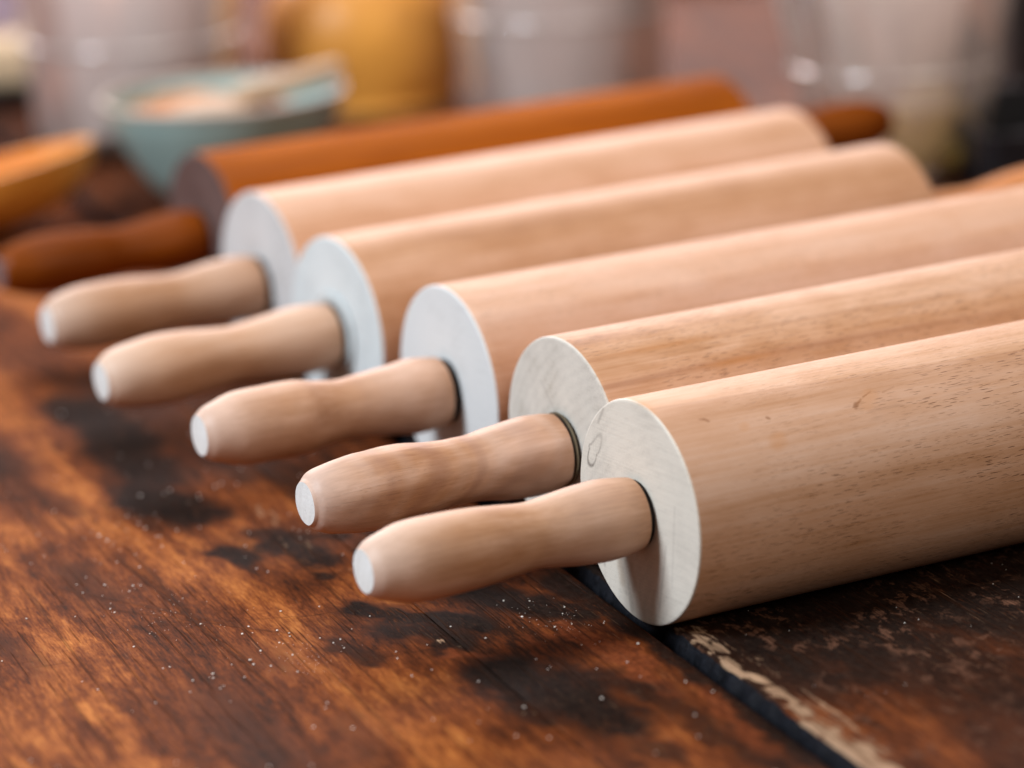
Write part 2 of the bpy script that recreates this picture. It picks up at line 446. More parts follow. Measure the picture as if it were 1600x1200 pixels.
WORN = [(0.4295,0.1173,0.2517,0.1166,7,1), (0.2517,0.1166,0.1914,0.1067,6,0.8), (0.6061,0.0685,0.4774,0.0480,12,0.8), (0.5182,0.1139,0.3852,0.1125,12,0.5), (0.2248,0.0977,0.1078,0.0943,6,0.65), (0.2313,0.0808,0.2054,0.0774,8,0.5), (0.1692,0.0672,0.1251,0.0649,5,0.5), (0.0896,0.1640,0.0266,0.1617,4,1), (0.0861,0.1904,0.0575,0.1895,14,0.7), (0.1529,0.1646,0.1029,0.1665,5,0.5), (0.1021,0.1422,0.0729,0.1331,6,0.3), (0.1171,0.0993,0.0530,0.0960,7,0.5), (0.0430,0.0992,-0.0063,0.0793,10,0.6), (0.0064,0.0415,-0.0379,0.0393,4,0.9), (-0.0125,0.0268,-0.0426,0.0305,3,0.5), (0.1499,0.0588,0.1252,0.0526,4,0.5), (0.2023,0.1657,0.1649,0.1619,6,0.5), (0.2495,0.1128,0.2112,0.1014,8,0.5), (0.2655,0.1263,0.2327,0.1256,9,0.5), (0.2363,0.0463,0.2111,0.0454,8,0.4), (0.1746,0.0229,0.1641,0.0180,4,0.3), (0.0682,0.0797,0.0312,0.0771,8,0.4), (0.2713,0.1510,0.2597,0.1449,8,0.5), (0.1693,0.1065,0.1442,0.0994,5,0.3), (0.1898,0.1563,0.1075,0.1522,3,0.6), (-0.0222,-0.0121,-0.0578,-0.0081,8,0.8), (-0.0206,-0.0301,-0.0629,-0.0277,10,0.5), (0.0392,-0.0309,0.0190,-0.0335,4,0.25), (0.0359,-0.0722,0.0112,-0.0820,5,0.3)]
RUST = [(0.0839,0.0209,0.0510,0.0139,5,0.9), (0.0589,0.0167,0.0226,0.0178,4,0.8), (0.0812,0.0339,0.0830,0.0252,4,0.5), (0.3758,-0.0072,0.2454,0.0026,20,0.5), (0.0437,0.0345,0.0367,0.0217,4,0.5), (0.0822,0.0593,0.0715,0.0514,4,0.7), (0.3386,0.0671,0.2685,0.0725,16,0.4), (0.0167,0.0068,-0.0369,0.0115,4,0.7)]
RAW = [(0.1,-0.0098,-0.12,-0.0098,1.6,0.5), (0.07,-0.0135,-0.12,-0.0145,5.0,0.3), (0.0644,-0.0087,0.0379,-0.0103,1.6,0.7), (0.0387,-0.0087,-0.0099,-0.0102,1.9,0.9), (0.0227,-0.0154,-0.0230,-0.0136,3.5,0.34), (-0.0429,-0.0098,-0.0745,-0.0109,4,1), (-0.0206,-0.0091,-0.0479,-0.0092,3,1), (0.0290,0.0572,0.0195,0.0568,0.5,0.6), (0.0529,0.0571,0.0475,0.0580,0.4,0.4), (0.1875,0.0594,0.1509,0.0606,3,0.35), (0.2494,0.0690,0.2070,0.0663,5,0.35), (0.0924,0.0578,0.0834,0.0520,1,0.5)]
# stains as capsules in plank space: u0, v0, u1, v1, half width in mm, strength


def stain_field(U, V, caps, soft=1.0):
    out = np.zeros_like(U)
    wu = (smooth_noise(U, V, 120, 190, 11) - 0.5) * 0.011 + (smooth_noise(U, V, 330, 520, 12) - 0.5) * 0.005
    wv = (smooth_noise(U, V, 110, 190, 13) - 0.5) * 0.006 + (smooth_noise(U, V, 330, 520, 14) - 0.5) * 0.003
    U = U + wu; V = V + wv * soft
    for u0, v0, u1, v1, w, s in caps:
        w = w * 0.001
        du, dv = u1 - u0, v1 - v0
        L2 = du * du + dv * dv + 1e-12
        t = np.clip(((U - u0) * du + (V - v0) * dv) / L2, 0, 1)
        d = np.hypot((U - u0 - t * du) * 0.6, V - v0 - t * dv)
        k = np.clip(1.35 - d / w * 0.75, 0, 1) ** 1.2 * s
        out = np.maximum(out, k)
    return np.clip(out, 0, 1)


def smooth_noise(U, V, su, sv, seed):
    """cheap value noise on a grid"""
    r = np.random.default_rng(seed)
    T = r.random((64, 64))
    x, y = U * su + 100, V * sv + 100
    xi, yi = np.floor(x).astype(int), np.floor(y).astype(int)
    fx, fy = x - xi, y - yi
    fx, fy = fx * fx * (3 - 2 * fx), fy * fy * (3 - 2 * fy)
    g = lambda a, b: T[a % 64, b % 64]
    return (g(xi, yi) * (1 - fx) + g(xi + 1, yi) * fx) * (1 - fy) + (g(xi, yi + 1) * (1 - fx) + g(xi + 1, yi + 1) * fx) * fy


table = empty('table', (TU, TV, 0), TROT)
tag(table, 'old plank table top of worn orange-brown and black stained boards under everything', 'table')


def plank(v_lo, v_hi, mat, dense=True, chipped_hi=False, soft_lo=0.0006, label=None, z=0.0, u_lo=-0.35, u_hi=1.95):
    """one board; v_lo is its right-hand edge seen from the camera"""
    near = np.arange(-0.12, 0.62, 0.002 if dense else 0.02)
    us = np.concatenate([[u_lo, -0.2, -0.14], near, np.arange(0.62, u_hi, 0.02), [u_hi]])
    step = 0.002 if dense else 0.02
    inner = np.linspace(v_lo + 0.004, v_hi - 0.004, max(4, int((v_hi - v_lo) / step)))
    thick = 0.028
    vs, zs, ed = [], [], []
    def arc(center, r, side):
        o = []
        for k in range(5):
            a = math.pi / 2 * k / 4
            o.append((r * math.sin(a), r * (1 - math.cos(a))))
        return o
    r_lo = max(soft_lo, 0.0006)
    left = [(v_lo, -thick), (v_lo, -r_lo - 0.006)] + [(v_lo + r_lo * (1 - math.cos(a)), -r_lo * (1 - math.sin(a))) for a in np.linspace(0, math.pi / 2, 5)]
    if chipped_hi:
        hi = [(v_hi - 0.0036, 0.0), (v_hi - 0.0030, -0.0004), (v_hi - 0.0022, -0.0012), (v_hi - 0.0013, -0.0025), (v_hi - 0.0005, -0.0044), (v_hi, -0.0075), (v_hi, -thick)]
        inner = inner[inner < v_hi - 0.0045]
    else:
        r = 0.0003
        hi = [(v_hi - r * (1 - math.cos(a)), -r * (1 - math.sin(a))) for a in np.linspace(math.pi / 2, 0, 4)] + [(v_hi, -r - 0.006), (v_hi, -thick)]
    prof = left + [(v, 0.0) for v in inner if v_lo + r_lo + 0.0005 < v] + hi
    pv = np.array([p[0] for p in prof]); pz = np.array([p[1] for p in prof])
    U, V = np.meshgrid(us, pv, indexing='ij')
    Z = np.broadcast_to(pz, U.shape).copy() + z
    V = V.copy()
    edge = np.zeros_like(U)
    if chipped_hi:
        n = smooth_noise(U, V * 0, 160, 1, 5) * 0.6 + smooth_noise(U, V * 0, 420, 1, 6) * 0.4
        k = np.clip((V - (v_hi - 0.0040)) / 0.0040, 0, 1)
        V = V - (n - 0.35) * 0.0028 * k * (Z > -0.02)
        Z = np.where((k > 0) & (Z > -0.012), Z - n * 0.0007 * k, Z)
        edge = np.clip((V - (v_hi - 0.0036)) / 0.0014, 0, 1)
        edge = np.maximum(edge, (Z < -0.003) * 1.0)
    attrs = {'dark': stain_field(U, V, DARK), 'worn': stain_field(U, V, WORN), 'rust': stain_field(U, V, RUST), 'raw': stain_field(U, V, RAW), 'edge': edge}
    if chipped_hi:
        # this board is black with old oil except where it is worn through near the camera
        bk = (np.clip((U + 0.01) / 0.05, 0.0, 1) * 0.30 + 0.40) * np.clip((0.55 - U) / 0.25, 0.15, 1)
        attrs['dark'] = np.clip(np.maximum(attrs['dark'], bk) - attrs['worn'] * 0.45 - attrs['raw'] * 0.5, 0, 1)
    nu, nv = U.shape
    verts = np.stack([U.ravel(), V.ravel(), Z.ravel()], 1)
    idx = np.arange(nu * nv).reshape(nu, nv)
    q = np.stack([idx[:-1, :-1], idx[1:, :-1], idx[1:, 1:], idx[:-1, 1:]], -1).reshape(-1, 4)
    faces = q.tolist()
    # ends and underside
    faces.append(idx[0, :].tolist()); faces.append(idx[-1, ::-1].tolist())
    faces += np.stack([idx[:-1, -1], idx[1:, -1], idx[1:, 0], idx[:-1, 0]], -1).tolist()
    o = mesh_obj('plank', verts, faces, mat, table, {k: a.ravel() for k, a in attrs.items()}, angle=60)
    if label: o['label'] = label
    return o


plank(0.0, 0.0535, table_wood('worn_table_wood_a', 1.3, 0.22, -0.07), soft_lo=0.0022, label='narrow dark board along the open joint')
plank(0.05365, 0.2450, table_wood('worn_table_wood_b', 4.1, 0.24, 0.0, strokes=((0.205, 0.150, 0.125, 0.100, 0.0016, 0.55), (0.175, 0.142, 0.120, 0.094, 0.0010, 0.6), (0.235, 0.124, 0.060, 0.112, 0.0009, 0.9), (0.22, 0.121, 0.085, 0.112, 0.0007, 0.7), (0.15, 0.135, 0.132, 0.075, 0.0008, 0.4))), soft_lo=0.0003)
plank(0.2453, 0.45, table_wood('worn_table_wood_e', 12.2, 0.3, 0.0), dense=False)
plank(-0.20, -0.0038, table_wood('black_table_wood_a', 15.0, 0.34, -0.13, right=True), chipped_hi=True, label='black oily board with a chipped pale edge')
plank(-0.42, -0.2008, table_wood('black_table_wood_b', 17.0, 0.3, -0.06, right=True, wax=0.05), dense=False)
plank(-0.66, -0.4208, table_wood('black_table_wood_c', 21.0, 0.3, -0.06, right=True, wax=0.05), dense=False)
plank(-0.95, -0.6608, table_wood('black_table_wood_d', 25.0, 0.3, -0.06, right=True, wax=0.05), dense=False)

# a batten below closes the joint
beam_m = simple('table_beam_wood', (0.03, 0.02, 0.015), 0.8)
vb = [(x, y, zz) for x in (-0.3, 1.9) for y in (-0.06, 0.06) for zz in (-0.062, -0.0285)]
mesh_obj('batten', vb, [(0, 1, 3, 2), (4, 6, 7, 5), (0, 4, 5, 1), (2, 3, 7, 6), (0, 2, 6, 4), (1, 5, 7, 3)], beam_m, table, smooth=False)


# ------------------------------------------------------------------ flour specks
def specks():
    bm = bmesh.new()
    pts = []
    r = random.Random(3)
    for _ in range(170):
        u = r.uniform(-0.06, 0.42); v = r.uniform(0.004, 0.19)
        pts.append((u, v, r.uniform(0.00013, 0.00032)))
    for cu, cv, n, sp in ((0.27, 0.105, 22, 0.016), (0.245, 0.12, 16, 0.012), (0.11, 0.10, 18, 0.010), (0.17, 0.125, 14, 0.02), (0.10, 0.022, 18, 0.012), (0.06, 0.02, 10, 0.012), (0.20, 0.05, 16, 0.02), (0.085, 0.125, 10, 0.006)):
        for _ in range(n):
            if r.random() < 0.6: pts.append((r.gauss(cu, sp * 1.4), r.gauss(cv, sp), r.uniform(0.00014, 0.00038)))
    for cu, cv, sp in ((0.255, 0.112, 0.02), (0.10, 0.098, 0.012), (0.095, 0.022, 0.012), (0.16, 0.12, 0.02)):
        for _ in range(60): pts.append((r.gauss(cu, sp), r.gauss(cv, sp * 0.5), r.uniform(0.00005, 0.00011)))
    for _ in range(24):
        pts.append((r.uniform(-0.02, 0.12), r.uniform(-0.12, -0.02), r.uniform(0.00012, 0.00022)))
    for u, v, s in pts:
        if abs(v - 0.0538) < 0.0008 or -0.012 < v < 0.0035: continue
        m = Matrix.Translation((u, v, s * 0.7)) @ Matrix.Rotation(r.uniform(0, 6), 4, 'Z') @ Matrix.Diagonal((s * r.uniform(0.8, 1.7), s, s * 0.8, 1))
        bmesh.ops.create_icosphere(bm, subdivisions=1, radius=1, matrix=m)
    me = bpy.data.meshes.new('flour_specks'); bm.to_mesh(me); bm.free()
    me.materials.append(simple('flour', (0.85, 0.80, 0.74), 0.35, 0.6))
    o = bpy.data.objects.new('flour_specks', me); col.objects.link(o)
    o.location = (TU, TV, 0.0); o.rotation_euler = (0, 0, TROT)
    tag(o, 'white specks of flour scattered over the worn table boards', 'flour', kind='stuff')


specks()


# ------------------------------------------------------------------ rolling pins
H0 = 0.0900
# handle profile: fraction of length from the roller, radius as a fraction of the roller radius
HPROF = [(0.0, 0.322), (0.05, 0.342), (0.13, 0.350), (0.22, 0.333), (0.33, 0.298), (0.42, 0.290), (0.52, 0.318), (0.62, 0.345), (0.74, 0.353), (0.84, 0.336), (0.92, 0.298), (0.965, 0.253), (0.99, 0.210)]


def seg_caps(Y, Z, caps):
    out = np.zeros_like(Y)
    for y0, z0, y1, z1, w, s in caps:
        dy, dz = y1 - y0, z1 - z0
        t = np.clip(((Y - y0) * dy + (Z - z0) * dz) / (dy * dy + dz * dz + 1e-12), 0, 1)
        d = np.hypot(Y - y0 - t * dy, Z - z0 - t * dz)
        out = np.maximum(out, np.clip(1.0 - (d / w) ** 2, 0, 1) * s)
    return out


def make_roller(R, L, mats, parent, n, stations, side=None, disc=None):
    """side: fn(x, angle_deg) -> dict of attributes, disc: fn(y, z) in roller radii"""
    e = 0.0007
    prof = [(0.0, 0.0)] + [(0.0, R * k) for k in np.linspace(0.02, 1 - e / R - 0.004, 70 if n > 200 else 14)]
    nd = len(prof)
    prof += [(0.0, R - e), (e * 0.3, R - e * 0.3), (e, R)]
    prof += [(x, R) for x in stations if e < x < L - e]
    prof += [(L - e, R), (L - e * 0.3, R - e * 0.3), (L, R - e), (L, R * 0.5), (L, 0.0)]
    V, F, S = lathe(prof, n)
    fm = [1 if (s < nd + 2 or s >= len(prof) - 4) else 0 for s in S]
    X, Y, Z = V.T
    ang = np.degrees(np.arctan2(Z, -Y))
    at = {'mark': np.zeros(len(V)), 'band': np.zeros(len(V)), 'amber': np.zeros(len(V)), 'arc': np.radians(ang) * R, 'clean': np.zeros(len(V))}
    rad = np.hypot(Y, Z)
    isd = (X < 0.0004) & (rad < R - 0.0003)
    if side:
        for k, a in side(X, ang).items(): at[k] = np.where(isd, at[k], a)
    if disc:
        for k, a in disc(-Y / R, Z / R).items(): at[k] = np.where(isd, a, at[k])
    return mesh_obj('roller', V, F, mats, parent, at, fm, angle=30)


def make_handle(R, H, mats, parent, n=96, lumps=0.0, seed=0, wavy=0.0):
    """points along -x from x = 0"""
    rv = random.Random(seed * 31 + 5)
    sp = smooth_profile([(-(s + (rv.uniform(-0.015, 0.015) if 0.1 < s < 0.9 else 0)) * H, r * R * (1 + (rv.uniform(-0.025, 0.025) if s > 0.1 else 0))) for s, r in HPROF], 7)
    tip = -H
    r_end = 0.188 * R
    prof = [(-0.0001, 0.0), (0.0, R * 0.15), (0.0, 0.300 * R)] + sp + [(tip + 0.0006, r_end + 0.0005), (tip, r_end), (tip - 0.0001, r_end * 0.5), (tip - 0.0001, 0)]
    V, F, S = lathe(prof, n)
    F = [f[::-1] for f in F]
    fm = [1 if s >= len(prof) - 3 else 0 for s in S]
    if lumps:
        for i, p in enumerate(V):
            q = Vector((p[0] * 60, p[1] * 95, p[2] * 95 + seed))
            k = mnoise.noise(q) * lumps + mnoise.noise(q * 3.1) * lumps * 0.3
            V[i, 1] *= 1 + k; V[i, 2] *= 1 + k
    at = {k: np.zeros(len(V)) for k in ('mark', 'band', 'amber')}
    sx = -V[:, 0] / H
    pale = np.interp(sx, [0.0, 0.08, 0.2, 0.34, 0.42, 0.68, 0.80, 0.92, 0.98, 1.0], [0.1, 0.35, 0.5, 0.25, 0.0, 0.0, 0.25, 0.8, 1.0, 1.0])  # paler cut grain on tip-facing slopes, with window light painted into the tone
    at['pale'] = pale
    at['arc'] = np.arctan2(V[:, 2], -V[:, 1]) * R * 0.33
    if wavy:
        th = np.arctan2(V[:, 2], -V[:, 1])
        g = np.sin(sx * 34 + th * 1.7 + 1.6 * np.sin(th * 2 + 1) + 0.8 * np.sin(sx * 17))
        at['band'] = np.clip((g - 0.25) * 1.2, 0, 1) * wavy * np.clip((sx - 0.05) / 0.2, 0, 1) * np.clip((0.85 - sx) / 0.2, 0, 1)
        at['pale'] = np.clip(at['pale'] + np.clip(-g - 0.3, 0, 1) * 0.3 * wavy, 0, 1)
    return mesh_obj('handle', V, F, mats, parent, at, fm, angle=38)


def ring(name, x0, x1, r0, r1, mat, parent, round_=0.0003):
    prof = [(x0, r0), (x0, r1 - round_), (x0 + round_ * 0.5, r1), (x1 - round_ * 0.5, r1), (x1, r1 - round_), (x1, r0)]
    V, F, S = lathe(prof, 64, closed=True)
    return mesh_obj(name, V, F, mat, parent, angle=40)


black_rubber = simple('black_washer', (0.012, 0.009, 0.009), 0.7, 0.15)
olive_metal = simple('dull_brass', (0.26, 0.22, 0.15), 0.38, 0.5, 0.8)
dowel_m = simple('dark_axle', (0.05, 0.04, 0.035), 0.5, 0.4, 0.3)
clear_collar = NT('pale_glossy_plastic')
clear_collar = clear_collar.done(clear_collar.bsdf(Base_Color=(0.60, 0.66, 0.68), Roughness=0.06, Coat_Weight=1.0))


def rolling_pin(x, y, a, R, L, H, spec):
    root = empty('rolling_pin', (x, y, R), a)
    s = spec
    roller = make_roller(R, L, [s['side_m'], s['end_m']], root, s.get('n', 128), s.get('stations', np.arange(0.004, L, 0.004)), s.get('side'), s.get('disc'))
    gap = s.get('gap', 0.0024)
    # near handle
    h = make_handle(R, H - gap, [s['handle_m'], s['tip_m']], root, lumps=s.get('lumps', 0.0), seed=s['seed'], wavy=s.get('wavy', 0.0))
    h.location = (-gap, 0, 0)
    h.rotation_euler = (s.get('spin', 0.0), s.get('droop', 0.0), s.get('yaw', 0.0))
    # far handle
    both = not s.get('bare_far')
    if both:
        h2 = h.copy(); col.objects.link(h2); h2.parent = root
        h2.location = (L + gap, 0, 0); h2.rotation_euler = (0, s.get('far_droop', 0.03), math.pi)
        if s.get('far_m'):
            h2.data = h.data.copy(); h2.data.materials[0] = s['far_m']
    for k in (0, 1) if both else (0,):
        off = 0 if k == 0 else L + gap
        w = ring('washer', off - gap + 0.0001, off - 0.00015, 0.0035, s.get('washer_r', 0.298) * R, black_rubber, root)
        ax = V, F, S = lathe([(off - gap - 0.006 if k == 0 else off - 0.006, 0.0), (off - gap - 0.006 if k == 0 else off - 0.006, 0.0034), (off + 0.006, 0.0034), (off + 0.006, 0.0)], 24)
        mesh_obj('axle', V, F, dowel_m, root)
        if s.get('metal'):
            m = 0.5 * (off - gap + off)
            ring('metal_ring', m - 0.0005, m + 0.0003, 0.2 * R, (s.get('washer_r', 0.325) + 0.018) * R, olive_metal, root)
        if s.get('collar') and k == 0:
            ring('plastic_collar', -0.0016, -0.0002, 0.335 * R, s['collar'] * R, clear_collar, root, 0.0009)
    tag(root, s['label'], 'rolling pin', s.get('group'))
    return root


L0 = 0.24546
tip_m = end_grain('handle_end_grain', 12, 0.3, (0.75, 0.745, 0.725))


def side1(X, A):
    u = X * 1000
    arc = lambda a: (A - a) * 0.59  # mm along the surface
    edge_a = 75.0 - (X - 0.0137) * 95
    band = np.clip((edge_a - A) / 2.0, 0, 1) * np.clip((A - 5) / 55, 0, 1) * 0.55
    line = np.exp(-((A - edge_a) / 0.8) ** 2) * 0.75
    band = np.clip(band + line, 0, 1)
    mark = np.zeros_like(X)
    P = np.stack([u, (A - 50) * 0.59], -1)
    for (x0, a0, x1, a1, w, s) in ((63.1, 50.6, 66, 53.5, 0.5, 0.9), (67, 54.5, 70.8, 57.2, 0.35, 0.9), (62.5, 49.0, 63.5, 51.5, 0.9, 0.8), (13.7, 60.7, 14.6, 59.0, 0.6, 0.8), (12.4, 61.2, 13.8, 60.2, 0.45, 0.7), (33.0, 53.8, 33.6, 53.0, 0.5, 0.9),
                                (74.0, 55.0, 79.0, 57.0, 0.5, 0.7), (100, 60, 104, 61, 0.4, 0.6), (88, 64, 93, 65, 0.35, 0.5)):
        mark = np.maximum(mark, seg_caps(P[:, 0], P[:, 1], [(x0, (a0 - 50) * 0.59, x1, (a1 - 50) * 0.59, w * 1.5, s)]))
    grime = seg_caps(P[:, 0], P[:, 1], [(68, -3.5, 76, -2, 4.5, 0.42), (95, -2, 120, 4, 6, 0.30)])
    mark = np.maximum(mark, grime)
    amber = seg_caps(P[:, 0], P[:, 1], [(32, -6.5, 33.5, -5.5, 3.2, 0.5), (24, 0.5, 25, 1, 1.8, 0.35), (66, 0, 70, 3, 3.0, 0.35)])
    rim = np.clip(1 - X / 0.0035, 0, 1) * np.clip(1 - np.abs(A - 84) / 16, 0, 1)
    clean = np.clip(1 - (X - 0.012) / 0.055, 0, 1) * np.clip((A + 35) / 50, 0, 1) * 0.9
    clean = np.maximum(clean, np.clip((A - edge_a) / 4, 0, 1) * 0.6)
    return {'band': band, 'mark': mark, 'amber': np.maximum(amber, rim), 'clean': clean}


def disc1(Y, Z):
    # closed pencil-like ring near the left rim
    r = np.zeros_like(Y)
    cy, cz, rot = -0.72, 0.40, math.radians(-38)
    y, z = (Y - cy), (Z - cz)
    p = y * math.cos(rot) + z * math.sin(rot); q = -y * math.sin(rot) + z * math.cos(rot)
    wob = 0.14 * np.sin(3 * np.arctan2(q, p) + 1) + 0.05 * np.sin(7 * np.arctan2(q, p))
    d = np.hypot(p / 0.065, q / 0.19) * (1 + wob)
    ringm = np.clip(1 - np.abs(d - 1) / 0.19, 0, 1) * (0.35 + 0.6 * np.clip((-q + 0.2) * 3, 0, 1))
    tail = seg_caps(Y, Z, [(-0.62, 0.68, -0.52, 0.82, 0.02, 0.4), (-0.9, 0.78 - 0.35, -0.86, 0.5, 0.02, 0.4)])
    stain_and_shadow = seg_caps(Y, Z, [(-0.30, -0.30, -0.22, -0.72, 0.13, 0.55), (-0.22, -0.70, -0.17, -0.92, 0.05, 0.75), (-0.36, -0.30, -0.26, -0.80, 0.03, 0.5)])  # brown streak and crack, with the handle's shadow painted in below the joint
    faint = seg_caps(Y, Z, [(0.45, -0.2, 0.30, -0.78, 0.022, 0.25), (0.62, 0.2, 0.52, -0.55, 0.018, 0.18), (-0.72, -0.38, -0.62, -0.62, 0.03, 0.35)])
    amber = seg_caps(Y, Z, [(-0.42, -0.25, -0.32, -0.7, 0.07, 0.4), (-0.2, -0.25, -0.12, -0.7, 0.07, 0.3)])
    return {'mark': np.maximum.reduce([ringm, tail, stain_and_shadow * 0.5, faint]), 'amber': amber}


def side2(X, A):
    w = 3.0 * np.sin(X * 25)
    l1 = np.exp(-((A - 44 - w * 0.6) / 1.8) ** 2) * 1.0 * np.clip(1.3 - X / 0.2, 0.3, 1)
    l2 = np.exp(-((A - 62 - w * 0.5) / 1.0) ** 2) * 0.6
    low = np.clip((46 + w - A) / 5, 0, 1) * 0.25
    am = np.exp(-((A - 63) / 2.2) ** 2) * np.exp(-((X - 0.028) / 0.02) ** 2) * 0.6 + np.exp(-((A - 45) / 2.2) ** 2) * np.exp(-((X - 0.05) / 0.015) ** 2) * 0.7
    return {'band': np.clip(l1 + l2 + low, 0, 1), 'mark': l1 * 0.3, 'amber': am}


def side3(X, A):
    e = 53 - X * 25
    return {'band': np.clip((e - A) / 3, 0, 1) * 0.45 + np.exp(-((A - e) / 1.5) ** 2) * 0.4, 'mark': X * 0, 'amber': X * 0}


def disc2(Y, Z):
    c = seg_caps(Y, Z, [(-0.35, 0.55, 0.05, 0.15, 0.02, 0.2)])
    return {'mark': c, 'amber': c * 0}


GROUP = 'pale beech rolling pins lying side by side'
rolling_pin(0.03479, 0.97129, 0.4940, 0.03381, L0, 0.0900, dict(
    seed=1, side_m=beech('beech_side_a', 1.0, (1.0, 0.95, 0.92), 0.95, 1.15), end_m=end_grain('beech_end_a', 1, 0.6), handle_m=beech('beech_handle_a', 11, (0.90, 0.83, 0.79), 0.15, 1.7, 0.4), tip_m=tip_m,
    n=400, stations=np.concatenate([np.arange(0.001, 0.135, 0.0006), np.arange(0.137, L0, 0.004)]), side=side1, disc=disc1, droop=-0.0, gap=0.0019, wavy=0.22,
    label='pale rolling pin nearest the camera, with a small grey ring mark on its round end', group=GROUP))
rolling_pin(0.01488, 1.03964, 0.4940, 0.03535, L0, 0.0895, dict(
    seed=2, side_m=beech('beech_side_b', 2.0, (0.97, 0.91, 0.87), 0.7, 1.5), end_m=end_grain('beech_end_b', 2, 0.15, (0.60, 0.565, 0.51)), handle_m=beech('beech_handle_b', 7, (0.91, 0.83, 0.80), 0.3, 2.2, 0.4), tip_m=tip_m,
    side=side2, disc=disc2, n=256, stations=np.arange(0.002, L0, 0.002), lumps=0.05, wavy=1.0, metal=True, gap=0.0026, droop=-0.012, washer_r=0.315,
    label='pale rolling pin just behind the nearest one, its uneven handle knobbly with wavy grain', group=GROUP))
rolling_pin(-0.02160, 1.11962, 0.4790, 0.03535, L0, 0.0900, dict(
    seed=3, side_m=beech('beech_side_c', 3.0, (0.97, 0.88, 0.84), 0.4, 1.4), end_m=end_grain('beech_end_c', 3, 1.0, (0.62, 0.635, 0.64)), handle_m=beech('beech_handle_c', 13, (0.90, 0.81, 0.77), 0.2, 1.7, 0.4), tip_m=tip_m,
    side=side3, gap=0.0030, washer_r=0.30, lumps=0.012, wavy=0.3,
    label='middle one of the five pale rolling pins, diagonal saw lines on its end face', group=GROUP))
rolling_pin(-0.06206, 1.20914, 0.5130, 0.03514, L0, 0.0920, dict(
    seed=4, side_m=beech('beech_side_d', 4.0, (0.98, 0.91, 0.88), 0.3, 1.1), end_m=end_grain('beech_end_d', 4, 0.7, (0.62, 0.66, 0.67)), handle_m=beech('beech_handle_d', 17, (0.88, 0.80, 0.73), 0.1, 1.0, 0.4), tip_m=tip_m,
    gap=0.0030, washer_r=0.30, collar=0.43, droop=-0.02, far_droop=0.055, far_m=beech('orange_handle', 29, (0.95, 0.60, 0.32), 0.1, 0.6),
    label='pale rolling pin with a shiny glint above the handle joint, fourth from the front', group=GROUP))
rolling_pin(-0.09377, 1.29259, 0.5030, 0.03574, L0, 0.0880, dict(
    seed=5, side_m=beech('beech_side_e', 5.0, (1.0, 0.91, 0.87), 0.2, 1.0), end_m=end_grain('beech_end_e', 5, 0.2, (0.60, 0.59, 0.59)), handle_m=beech('beech_handle_e', 19, (0.82, 0.74, 0.68), 0.1, 1.0, 0.4), tip_m=tip_m,
    gap=0.0028, washer_r=0.30, droop=-0.015, bare_far=True,
    label='blurred pale rolling pin lying directly against the dark varnished one', group=GROUP))
dv = varnished('dark_varnished_wood', ((0.19, 0.042, 0.003), (0.34, 0.083, 0.005), (0.48, 0.13, 0.010)), 0.30)
dh = varnished('dark_varnished_handle', ((0.10, 0.020, 0.002), (0.22, 0.050, 0.004), (0.34, 0.085, 0.007)), 0.25)
de = varnished('dark_varnished_end', ((0.09, 0.05, 0.045), (0.15, 0.09, 0.08), (0.20, 0.13, 0.12)), 0.35)
dt = simple('dark_pin_tip', (0.20, 0.16, 0.17), 0.35)
rolling_pin(-0.12348, 1.39419, 0.5020, 0.03441, L0 + 0.008, 0.0895, dict(
    seed=6, side_m=dv, end_m=de, handle_m=dh, tip_m=dt, gap=0.0022, droop=-0.013,
    label='dark orange-brown varnished rolling pin, farthest of the row'))


# ------------------------------------------------------------------ things behind the pins
def lathe_z(name, prof, mat, parent=None, n=72, closed=False, angle=40):
    V, F, S = lathe(prof, n, 'z', closed)
    return mesh_obj(name, V, F, mat, parent, angle=angle)


# mint bowl with brown filling
bowl = empty('bowl', (-0.1303, 1.6315, 0))
bowl.scale = (1.0, 1.0, 0.92)
glaze = simple('mint_glaze', (0.36, 0.52, 0.50), 0.25, 0.5, var=0.05)
prof = [(0.0, 0.0), (0.0, 0.027), (0.001, 0.0285), (0.005, 0.0275)] + smooth_profile([(0.006, 0.029), (0.016, 0.038), (0.030, 0.0465), (0.045, 0.054), (0.0555, 0.0578)], 5) + [(0.0572, 0.0585), (0.0580, 0.0575), (0.0572, 0.0560)] + smooth_profile([(0.0545, 0.0545), (0.044, 0.050), (0.030, 0.043), (0.016, 0.033), (0.0085, 0.020)], 5) + [(0.0075, 0.0)]
lathe_z('bowl_body', prof, glaze, bowl)
rim_m = simple('bare_bowl_rim', (0.50, 0.43, 0.38), 0.5, var=0.1)
lathe_z('bowl_rim', [(0.0567, 0.0589), (0.0588, 0.0589), (0.0592, 0.0574), (0.0586, 0.0556), (0.0567, 0.0556)], rim_m, bowl, closed=True)
tag(bowl, 'small mint green ceramic bowl behind the dark rolling pin', 'bowl')

